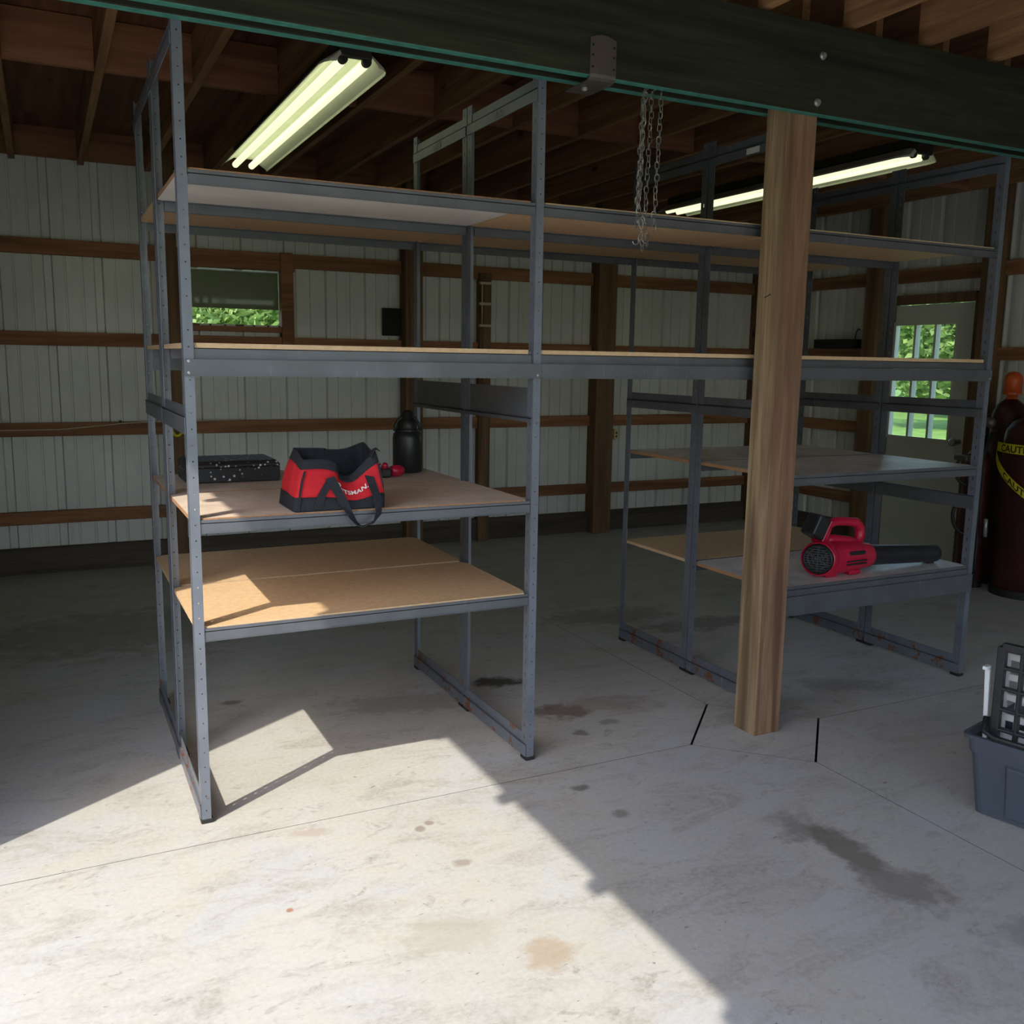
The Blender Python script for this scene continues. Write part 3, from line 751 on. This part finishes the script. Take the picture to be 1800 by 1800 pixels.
# intake grille facing left/front
gd = Vector((-.86, -.50, .06)).normalized(); gk = Vector((2.682, cy_-.004, ZB+.082)); gc = gk+gd*.062
MB().lathe([(.058, -.05), (.074, -.02), (.079, .02), (.078, .052), (.074, .060)], gk, gd, 32).build('fan_housing', 'red_plastic', bl, smooth=True)
m = MB(); m.lathe([(.064, -.012), (.068, .002), (.062, .016), (.058, .016), (.060, .0), (.054, -.01)], gc, gd, 28, cap=False)
gl_ = m.build('intake_ring', 'black_plastic', bl, smooth=True)
MB().lathe([(.064, .0), (.064, .003), (.0, .003)], gc, gd, 24, cap=False).build('intake_back', 'matt_black', bl)
e1 = Vector((0, 0, 1)); e2 = gd.cross(e1).normalized(); m = MB()
for k in range(-5, 6):
    z = k*.0105; w = math.sqrt(max(0, .060**2-z*z)); m.tube([gc+e1*z-e2*w+gd*.008, gc+e1*z+gd*.013, gc+e1*z+e2*w+gd*.008], .0030, 5)
for r_ in (.024, .044): m.tube([gc+e1*r_*math.sin(t)+e2*r_*math.cos(t)+gd*.013 for t in [2*math.pi*i/20 for i in range(20)]], .0024, 5, closed=True)
for t in (.5, 1.6, 2.7): m.tube([gc-e1*.058*math.sin(t)-e2*.058*math.cos(t)+gd*.008, gc+gd*.014, gc+e1*.058*math.sin(t)+e2*.058*math.cos(t)+gd*.008], .0024, 5)
m.build('intake_grille', 'grille_grey', bl)
MB().lathe([(.070, -.016), (.076, -.006), (.076, .004), (.069, .006)], gc, gd, 28, cap=False).build('intake_bezel', 'red_plastic', bl, smooth=True)
m = MB(); tp0 = Vector((2.945, cy_, ZB+.072)); td = Vector((1, .0, -.060)).normalized()
m.lathe([(.050, 0), (.051, .01), (.049, .02), (.047, .03), (.043, .30), (.041, .44), (.040, .462), (.037, .462), (.038, .30), (.04, .05)], tp0, td, 28, cap=False)
tb = m.build('tube', 'jug_black', bl, smooth=True)
MB().box(3.345, 3.385, cy_-.02, cy_+.02, ZB+.001, ZB+.012).build('tube_foot', 'black_plastic', bl, bevel=.003)
MB().lathe([(.053, -.012), (.055, -.006), (.055, .012), (.051, .018)], tp0, td, 24).build('tube_collar', 'red_plastic', bl)
H_ = [(2.690, cy_, ZB+.150), (2.688, cy_, ZB+.185), (2.706, cy_, ZB+.228), (2.75, cy_, ZB+.240), (2.82, cy_, ZB+.236), (2.875, cy_, ZB+.228), (2.900, cy_, ZB+.205), (2.905, cy_, ZB+.165), (2.890, cy_, ZB+.135)]
MB().tube(H_, [.024, .024, .023, .020, .020, .022, .024, .023, .023], 12).build('handle', 'red_plastic', bl, smooth=True)
MB().tube([(2.68, cy_, ZB+.155), (2.74, cy_, ZB+.163), (2.82, cy_, ZB+.150), (2.89, cy_, ZB+.138)], .020, 10).build('handle_base', 'red_plastic', bl, smooth=True)
m = MB(); m.X = Matrix.Translation((2.640, cy_, ZB+.225)) @ Matrix.Rotation(math.radians(28), 4, 'Y')
m.box(-.042, .034, -.040, .040, -.052, .048); m.build('battery', 'black_plastic', bl, bevel=.010)
m = MB(); m.X = Matrix.Translation((2.640, cy_, ZB+.225)) @ Matrix.Rotation(math.radians(28), 4, 'Y')
m.box(.034, .046, -.034, .034, -.06, .05); m.build('battery_mount', 'red_plastic', bl, bevel=.004)
for x in (2.66, 2.80): MB().box(x, x+.07, cy_-.055, cy_+.055, ZB+.0005, ZB+.022).build('foot', 'red_plastic', bl, bevel=.006)
m = MB()
for z in (.052, .066): m.box(2.76, 2.88, cy_-.078, cy_-.060, ZB+z, ZB+z+.006)
m.build('vent_slots', 'matt_black', bl)
m = MB().box(2.775, 2.875, cy_-.074, cy_-.058, ZB+.094, ZB+.112); m.build('side_badge', 'matt_black', bl, bevel=.006)

# ================================================================ WALL BITS
pn = MB().box(1.972, 2.122, YB-.045, YB-.035, 1.652, 1.860).build('wall_panel', 'matt_black', None, bevel=.003)
tag(pn, 'small square black panel hanging beside a wall post', 'panel')
MB().lathe([(.006, 0), (.006, .006)], (2.05, YB-.045, 1.76), (0, -1, 0), 8).build('screw', 'dark_rubber', pn)
ol = empty('electric_outlet', (4.03, 3.95, .83), 'yellowed electric outlet box on the far wall post', 'outlet')
MB().box(4.022, 4.062, 3.94, 4.06, .815, .905).build('box', 'outlet_yellow', ol, bevel=.004)
for z in (.845, .875): MB().box(4.034, 4.050, 3.937, 3.940, z-.009, z+.009).build('socket', 'dark_rubber', ol, bevel=.001)
cd = MB().tube([(XL+.05, 4.045, .99), (-.65, 4.05, .975), (-.3, 4.052, .975), (0.0, 4.05, 1.0), (.10, 4.045, 1.012), (.28, 4.048, 1.018), (.9, 4.05, 1.025)], .004, 6).build('cable', 'cable_white', None, smooth=True)
tag(cd, 'thin pale cable strung along the middle wall girt', 'cable')
MB().lathe([(.010, 0), (.010, .01)], (.085, 4.058, 1.022), (0, -1, 0), 8).build('cable_clip', 'dark_rubber', cd)
rb = empty('wall_hook_rail', (2.82, 4.0, 1.7), 'pale hooks and rod fixed on the short wall stud', 'hook')
MB().tube([(2.785, 4.005, 1.74), (2.785, 4.005, 2.09)], .005, 8).build('rod', 'cable_white', rb)
for z in (1.75, 1.92, 2.08): MB().box(2.765, 2.86, 3.995, 4.024, z-.010, z+.010).build('clip', 'cable_white', rb, bevel=.002)
bx = empty('black_box', (XR-.1, 3.03, 1.62), 'low black box resting on a girt left of the door', 'box')
MB().box(XR-.16, XR-.005, 2.84, 3.22, 1.6205, 1.688).build('box_body', 'matt_black', bx, bevel=.004)
MB().box(XR-.163, XR-.003, 2.838, 3.222, 1.686, 1.694).build('box_lid', 'black_plastic', bx, bevel=.002)
MB().tube([(XR-.02, 2.90, 1.694), (XR-.02, 2.89, 1.75), (XR-.02, 2.87, 1.78), (XR-.02, 2.85, 1.77)], .005, 6).build('cord', 'dark_rubber', bx)
yw = MB().tube([(.44+.035*math.cos(t)*1.0, 3.945, .985+.06*math.sin(t)) for t in [2*math.pi*i/24 for i in range(24)]], .010, 6, closed=True).build('wire_coil', 'caution_yellow', None, smooth=True)
tag(yw, 'small yellow wire coil hung on the post below the window', 'coil')
# ================================================================ GAS CYLINDERS
def cyl(x, y, r, h, label, capmat, capr, caph, body='maroon_paint'):
    root = empty('gas_cylinder', (x, y, 0), label, 'cylinder')
    MB().lathe([(r*.9, .002), (r, .02), (r, h-.16), (r*.96, h-.10), (r*.78, h-.045), (r*.42, h-.008), (r*.34, h)], (x, y, 0), n=40).build('body', body, root, smooth=True)
    MB().lathe([(r*1.04, .001), (r*1.04, .05), (r, .052)], (x, y, 0), n=40).build('foot_ring', 'dark_rubber', root)
    MB().lathe([(.035, 0), (.035, .03), (capr, .032), (capr, caph*.72), (capr*.88, caph*.86), (capr*.55, caph*.96), (0, caph)], (x, y, h), n=24, cap=False).build('valve_cap', capmat, root, smooth=True)
    MB().lathe([(capr*1.06, .03), (capr*1.06, .045)], (x, y, h), n=24).build('cap_ring', capmat, root)
    return root
tk = cyl(5.36, .98, .20, 1.18, 'wide maroon gas cylinder wrapped in yellow caution tape', 'dark_rubber', .05, .12)
cyl(5.50, 1.30, .115, 1.27, 'tall dark gas cylinder with a bright orange domed cap', 'orange_paint', .058, .185)
cyl(5.24, 1.31, .085, .95, 'slim maroon gas cylinder nearest the shelving', 'dark_rubber', .04, .11)
# regulator and hoses on the slim cylinder
rg = empty('hose_set', (5.2, 1.25, .6), 'black rubber hoses with brass-coloured regulator looped by the cylinders', 'hose')
MB().lathe([(.0, -.02), (.035, -.02), (.035, .015), (0, .018)], (5.20, 1.22, 1.12), (-.7, -.7, 0), 18, cap=False).build('gauge', 'bracket_steel', rg, smooth=True)
MB().lathe([(.02, -.05), (.026, -.03), (.026, .03), (.02, .05)], (5.23, 1.27, 1.12), (.7, -.7, 0), 12).build('regulator', 'bracket_steel', rg)
def loop_(c, rx, rz, a0, a1, n=16): return [(c[0]+rx*math.cos(a0+(a1-a0)*i/n)*.75, c[1]+rx*math.cos(a0+(a1-a0)*i/n)*(-.65), c[2]+rz*math.sin(a0+(a1-a0)*i/n)) for i in range(n+1)]
MB().tube([(5.25, 1.19, 1.08)]+loop_((5.13, 1.29, .80), .085, .10, 1.2, 4.6), .011, 8).build('hose', 'dark_rubber', rg, smooth=True)
MB().tube(loop_((5.13, 1.27, .50), .095, .13, 1.2, 5.0), .012, 8).build('hose', 'dark_rubber', rg, smooth=True)
MB().tube([(5.20, 1.20, 1.06), (5.13, 1.20, .9), (5.13, 1.20, .6), (5.14, 1.19, .3), (5.12, 1.18, .02)], .011, 8).build('hose', 'dark_rubber', rg, smooth=True)
MB().box(5.055, 5.125, 1.26, 1.36, .865, .90).build('torch_handle', 'bracket_steel', rg, bevel=.006)
MB().tube([(5.12, 1.12, .38), (5.10, 1.11, .50)], .012, 8).build('grey_nozzle', 'galvanised', rg, smooth=True)
# caution tape
tp = empty('caution_tape', (5.36, .98, .8), 'yellow caution tape wound loosely round the wide maroon cylinder', 'tape')
def wrap(f, r, a0, a1, n, w, tilt):
    A = []; B = []
    for i in range(n+1):
        s = i/n; a = a0+(a1-a0)*s; z = f(s); A.append((5.36+r*math.cos(a), .98+r*math.sin(a), z-w/2)); B.append((5.36+r*math.cos(a), .98+r*math.sin(a), z+w/2))
    return A, B
def tape(f, r, a0, a1, w, word, s0, ds, size):
    A, B = wrap(f, r, a0, a1, 40, w, 0); st = MB().grid([A, B]).build('tape_strip', 'caution_yellow', tp, solid=.0008)
    V, F = text_mesh(word, size, 'tape_print'); hgt = size*.72; m = MB(); L = abs(a1-a0)*r
    vs = []
    for p in V:
        s = s0+p[0]/L; a = a0+(a1-a0)*s; z = f(s)-hgt/2+p[1]; vs.append((5.36+(r+.002)*math.cos(a), .98+(r+.002)*math.sin(a), z))
    m.add(vs, F); m.build('lettering', 'black_print', st)
R_ = .232
tape(lambda s: .975-.02*s, R_, math.radians(118), math.radians(290), .060, 'CAUTION   CAUTION', .20, 1, .062)
tape(lambda s: .965-.62*s+.12*s*s, R_+.004, math.radians(118), math.radians(290), .056, 'CAUTION   CAUTION', .27, 1, .058)

# ================================================================ TOTE + CRATE
A_ = math.atan2(.25, .97)
TX = Matrix.Translation((2.345, -.977, 0)) @ Matrix.Rotation(A_, 4, 'Z')
# local: +x to the right (into tote), -y towards camera
tt = empty('storage_tote', TX @ Vector((.22, -.3, 0)), 'slate grey plastic storage tote on the floor at right', 'tote')
def tm(): m = MB(); m.X = TX; return m
def rect(x0, x1, y0, y1, z, r=.03, n=4):
    P = []
    for cx, cy, a in ((x1-r, y1-r, 0), (x0+r, y1-r, 90), (x0+r, y0+r, 180), (x1-r, y0+r, 270)):
        for i in range(n+1): t = math.radians(a+90*i/n); P.append((cx+r*math.cos(t), cy+r*math.sin(t), z))
    return P
def tr_(z, e=0.0): k = .028*z/.27; return rect(.0-k-e, .42+k+e, -.60-k-e, .0+k+e, z)
m = tm(); m.grid([tr_(.003), tr_(.05), tr_(.215), tr_(.217, .006), tr_(.262, .006), tr_(.264, .016), tr_(.276, .016), tr_(.278, .004), tr_(.26, -.004), tr_(.01, -.004)], closed=True)
m.add(tr_(.003), [tuple(range(len(tr_(0))-1, -1, -1))]); m.add(tr_(.01, -.004), [tuple(range(len(tr_(0))))])
m.build('tote_body', 'tote_grey', tt, smooth=False)
for y0, y1 in ((-.60+.07, -.10),):
    m = tm(); m.add([(-.008, -.52, .02), (-.008, -.105, .02), (-.032, -.105, .195), (-.032, -.52, .195), (.01, -.53, .01), (.01, -.095, .01), (-.020, -.095, .205), (-.020, -.53, .205)],
        [(3, 2, 1, 0), (0, 1, 5, 4), (1, 2, 6, 5), (2, 3, 7, 6), (3, 0, 4, 7)]); m.build('side_panel', 'tote_grey', tt, bevel=.003)
# crate
cr = empty('plastic_crate', TX @ Vector((.2, -.3, .2)), 'black plastic lattice crate propped up inside the grey tote', 'crate')
def lattice(axis, pos, a0, a1, z0, z1, nc, nr, th, nm, mat='black_plastic', lean=0.0):
    m = tm(); b = .009
    def put(a, c, z, w):
        if axis == 'x': m.box(pos, pos+th, a, c, z, w)
        else: m.box(a, c, pos, pos+th, z, w)
    for i in range(nc+1):
        a = a0+(a1-a0)*i/nc; put(a-b*(1.5 if i in (0, nc) else .7), a+b*(1.5 if i in (0, nc) else .7), z0, z1)
    for j in range(nr+1):
        z = z0+(z1-z0)*j/nr; put(a0, a1, z-b*(1.5 if j in (0, nr) else .6), z+b*(1.5 if j in (0, nr) else .6))
    return m.build(nm, mat, cr, bevel=.004)
lattice('x', -.012, -.425, -.045, .240, .585, 6, 5, .026, 'lattice_side')
m = tm(); m.box(-.0, .30, -.42, -.02, .20, .232); m.build('crate_base', 'black_plastic', cr, bevel=.006)
m = tm(); m.tube([(-.040, -.46, .288), (-.040, -.06, .288), (-.035, -.025, .300), (-.006, -.018, .34)], .010, 8); m.build('crate_rim', 'black_plastic', cr, smooth=True)
# white racks standing behind the crate
wr_r = empty('wire_rack', TX @ Vector((.1, -.05, .2)), 'white plastic rack standing upright in the tote behind the crate', 'rack')
for k, (xx, za, zb) in enumerate(((.055, .236, .555), (.12, .236, .50), (.20, .236, .53))):
    m = tm()
    for y in (-.045-.02*k, -.13, -.22, -.34): m.box(xx-.006, xx+.006, y-.009, y+.009, za, zb)
    for j in range(5): z = za+.02+(zb-za-.045)*j/4; m.box(xx-.005, xx+.005, -.34, -.045-.02*k, z, z+.024)
    m.build('rack_frame', 'white_plastic', wr_r, bevel=.003)
m = tm(); m.add([(.012, -.022, .13), (.022, -.022, .13), (.022, -.010, .13), (.012, -.010, .13), (-.004, -.012, .50), (.010, -.012, .50), (.010, .004, .50), (-.004, .004, .50)], [(3, 2, 1, 0), (4, 5, 6, 7), (0, 1, 5, 4), (1, 2, 6, 5), (2, 3, 7, 6), (3, 0, 4, 7)])
m.box(-.024, .010, -.012, .004, .50, .512); m.build('rack_prong', 'white_plastic', wr_r, bevel=.002)
bb = tm().box(.018, .045, -.30, -.16, .236, .262).build('blue_box', 'blue_plastic', None, bevel=.006); tag(bb, 'small blue plastic box inside the black crate', 'box')

# ================================================================ OUTSIDE
gd_ = MB(); gd_.add([(-120, -120, -.32), (160, -120, -.32), (160, 160, -.32), (-120, 160, -.32)], [(0, 1, 2, 3)])
tag(gd_.build('ground', 'lawn', None), 'mown green lawn outside', kind='structure')
pv = MB(); pv.box(-9, XL-.11, -14, 6, -.30, -.04); pv.box(XL-.11, 9, -14, YF-.31, -.30, -.04)
tag(pv.build('gravel_apron', 'gravel', None), 'pale gravel apron outside the doorways', kind='structure')
def leafy(n, R, Hh, seed, sz):
    rnd = random.Random(seed); m = MB()
    blobs = [(rnd.uniform(-.5, .5)*R, rnd.uniform(-.5, .5)*R, Hh*rnd.uniform(.25, .8), R*rnd.uniform(.35, .6)) for _ in range(9)]
    for _ in range(n):
        bx_, by_, bz_, br_ = rnd.choice(blobs)
        d = Vector((rnd.gauss(0, 1), rnd.gauss(0, 1), rnd.gauss(0, 1))).normalized()*br_*rnd.uniform(.75, 1.05)
        p = Vector((bx_, by_, bz_))+d
        if p.z < .05: p.z = .05+rnd.random()*.3
        a = Vector((rnd.gauss(0, 1), rnd.gauss(0, 1), rnd.gauss(0, .6))).normalized(); b = a.orthogonal().normalized()
        s = sz*rnd.uniform(.6, 1.4)
        m.add([p-a*s, p+b*s*.45, p+a*s, p-b*s*.45], [(0, 1, 2, 3)])
    return m
protoT = []
for s_ in range(3):
    cr_m = leafy(9000, 2.6, 6.0, 11+s_, .145)
    tk_m = MB().tube([(0, 0, -.1), (.05, 0, 1.2), (0, .1, 2.6), (.1, 0, 4.2)], [.20, .16, .12, .05], 8)
    protoT.append((cr_m, tk_m))
spots = [(30, 21), (35.5, 27), (27.5, 27.5), (38, 20), (33, 35), (43, 29), (23.5, 16), (42, 38)]
spots_b = [(4.0, 21.0), (9.8, 23.5), (-1.8, 24), (4.6, 28.5)]
made = {}
for i, (x, y) in enumerate(spots+spots_b):
    k = i % 3; back = i >= len(spots)
    root = empty('tree', (x, y, -.32), 'leafy green tree far outside, seen through the back window gap' if back else 'leafy green tree across the lawn, seen through the door panes', 'tree', 'trees beyond the back window' if back else 'trees beyond the door')
    if k not in made:
        c_ = protoT[k][0].build('crown', 'leaf' if k != 1 else 'leaf_blue', root, origin=(0, 0, 0)); c_.location = (0, 0, 0); WL[c_.name] = WL[root.name].copy()
        t_ = protoT[k][1].build('trunk', 'bark', root, origin=(0, 0, 0)); t_.location = (0, 0, 0); WL[t_.name] = WL[root.name].copy()
        made[k] = (c_, t_)
    else:
        for pt in made[k]: dup(pt, WL[root.name], root)
    root.rotation_euler.z = i*1.3
    s_ = 1.0+.15*math.sin(i*2.1); root.scale = (s_, s_, s_)

# unseen leafy bank, added to block low sky light at the left doorway
rw = random.Random(5); wm = MB()
for (x0, y0, x1, y1) in ((-15, -32, -15, 22),):
    L_ = math.hypot(x1-x0, y1-y0); nb = int(L_/3.0)
    for k_ in range(nb):
        cx = x0+(x1-x0)*(k_+.5)/nb+rw.uniform(-1, 1); cy = y0+(y1-y0)*(k_+.5)/nb+rw.uniform(-1, 1); hh = rw.uniform(5.0, 7.0)
        for _ in range(520):
            z_ = hh*rw.random(); rad = 2.4*math.sqrt(max(.05, 1-(z_/hh)**3)); a_ = rw.uniform(0, 6.28); rr_ = rad*math.sqrt(rw.random())
            p_ = Vector((cx+rr_*math.cos(a_), cy+rr_*math.sin(a_), z_-.3)); u_ = Vector((rw.gauss(0, 1), rw.gauss(0, 1), rw.gauss(0, .8))).normalized(); w_ = u_.orthogonal().normalized(); s_ = rw.uniform(.3, .55)
            wm.add([p_-u_*s_, p_+w_*s_*.6, p_+u_*s_, p_-w_*s_*.6], [(0, 1, 2, 3)])
tag(wm.build('sky_light_blocker', 'leaf', None), 'unseen leafy bank added to block low sky light', 'sky_light_blocker', kind='stuff')
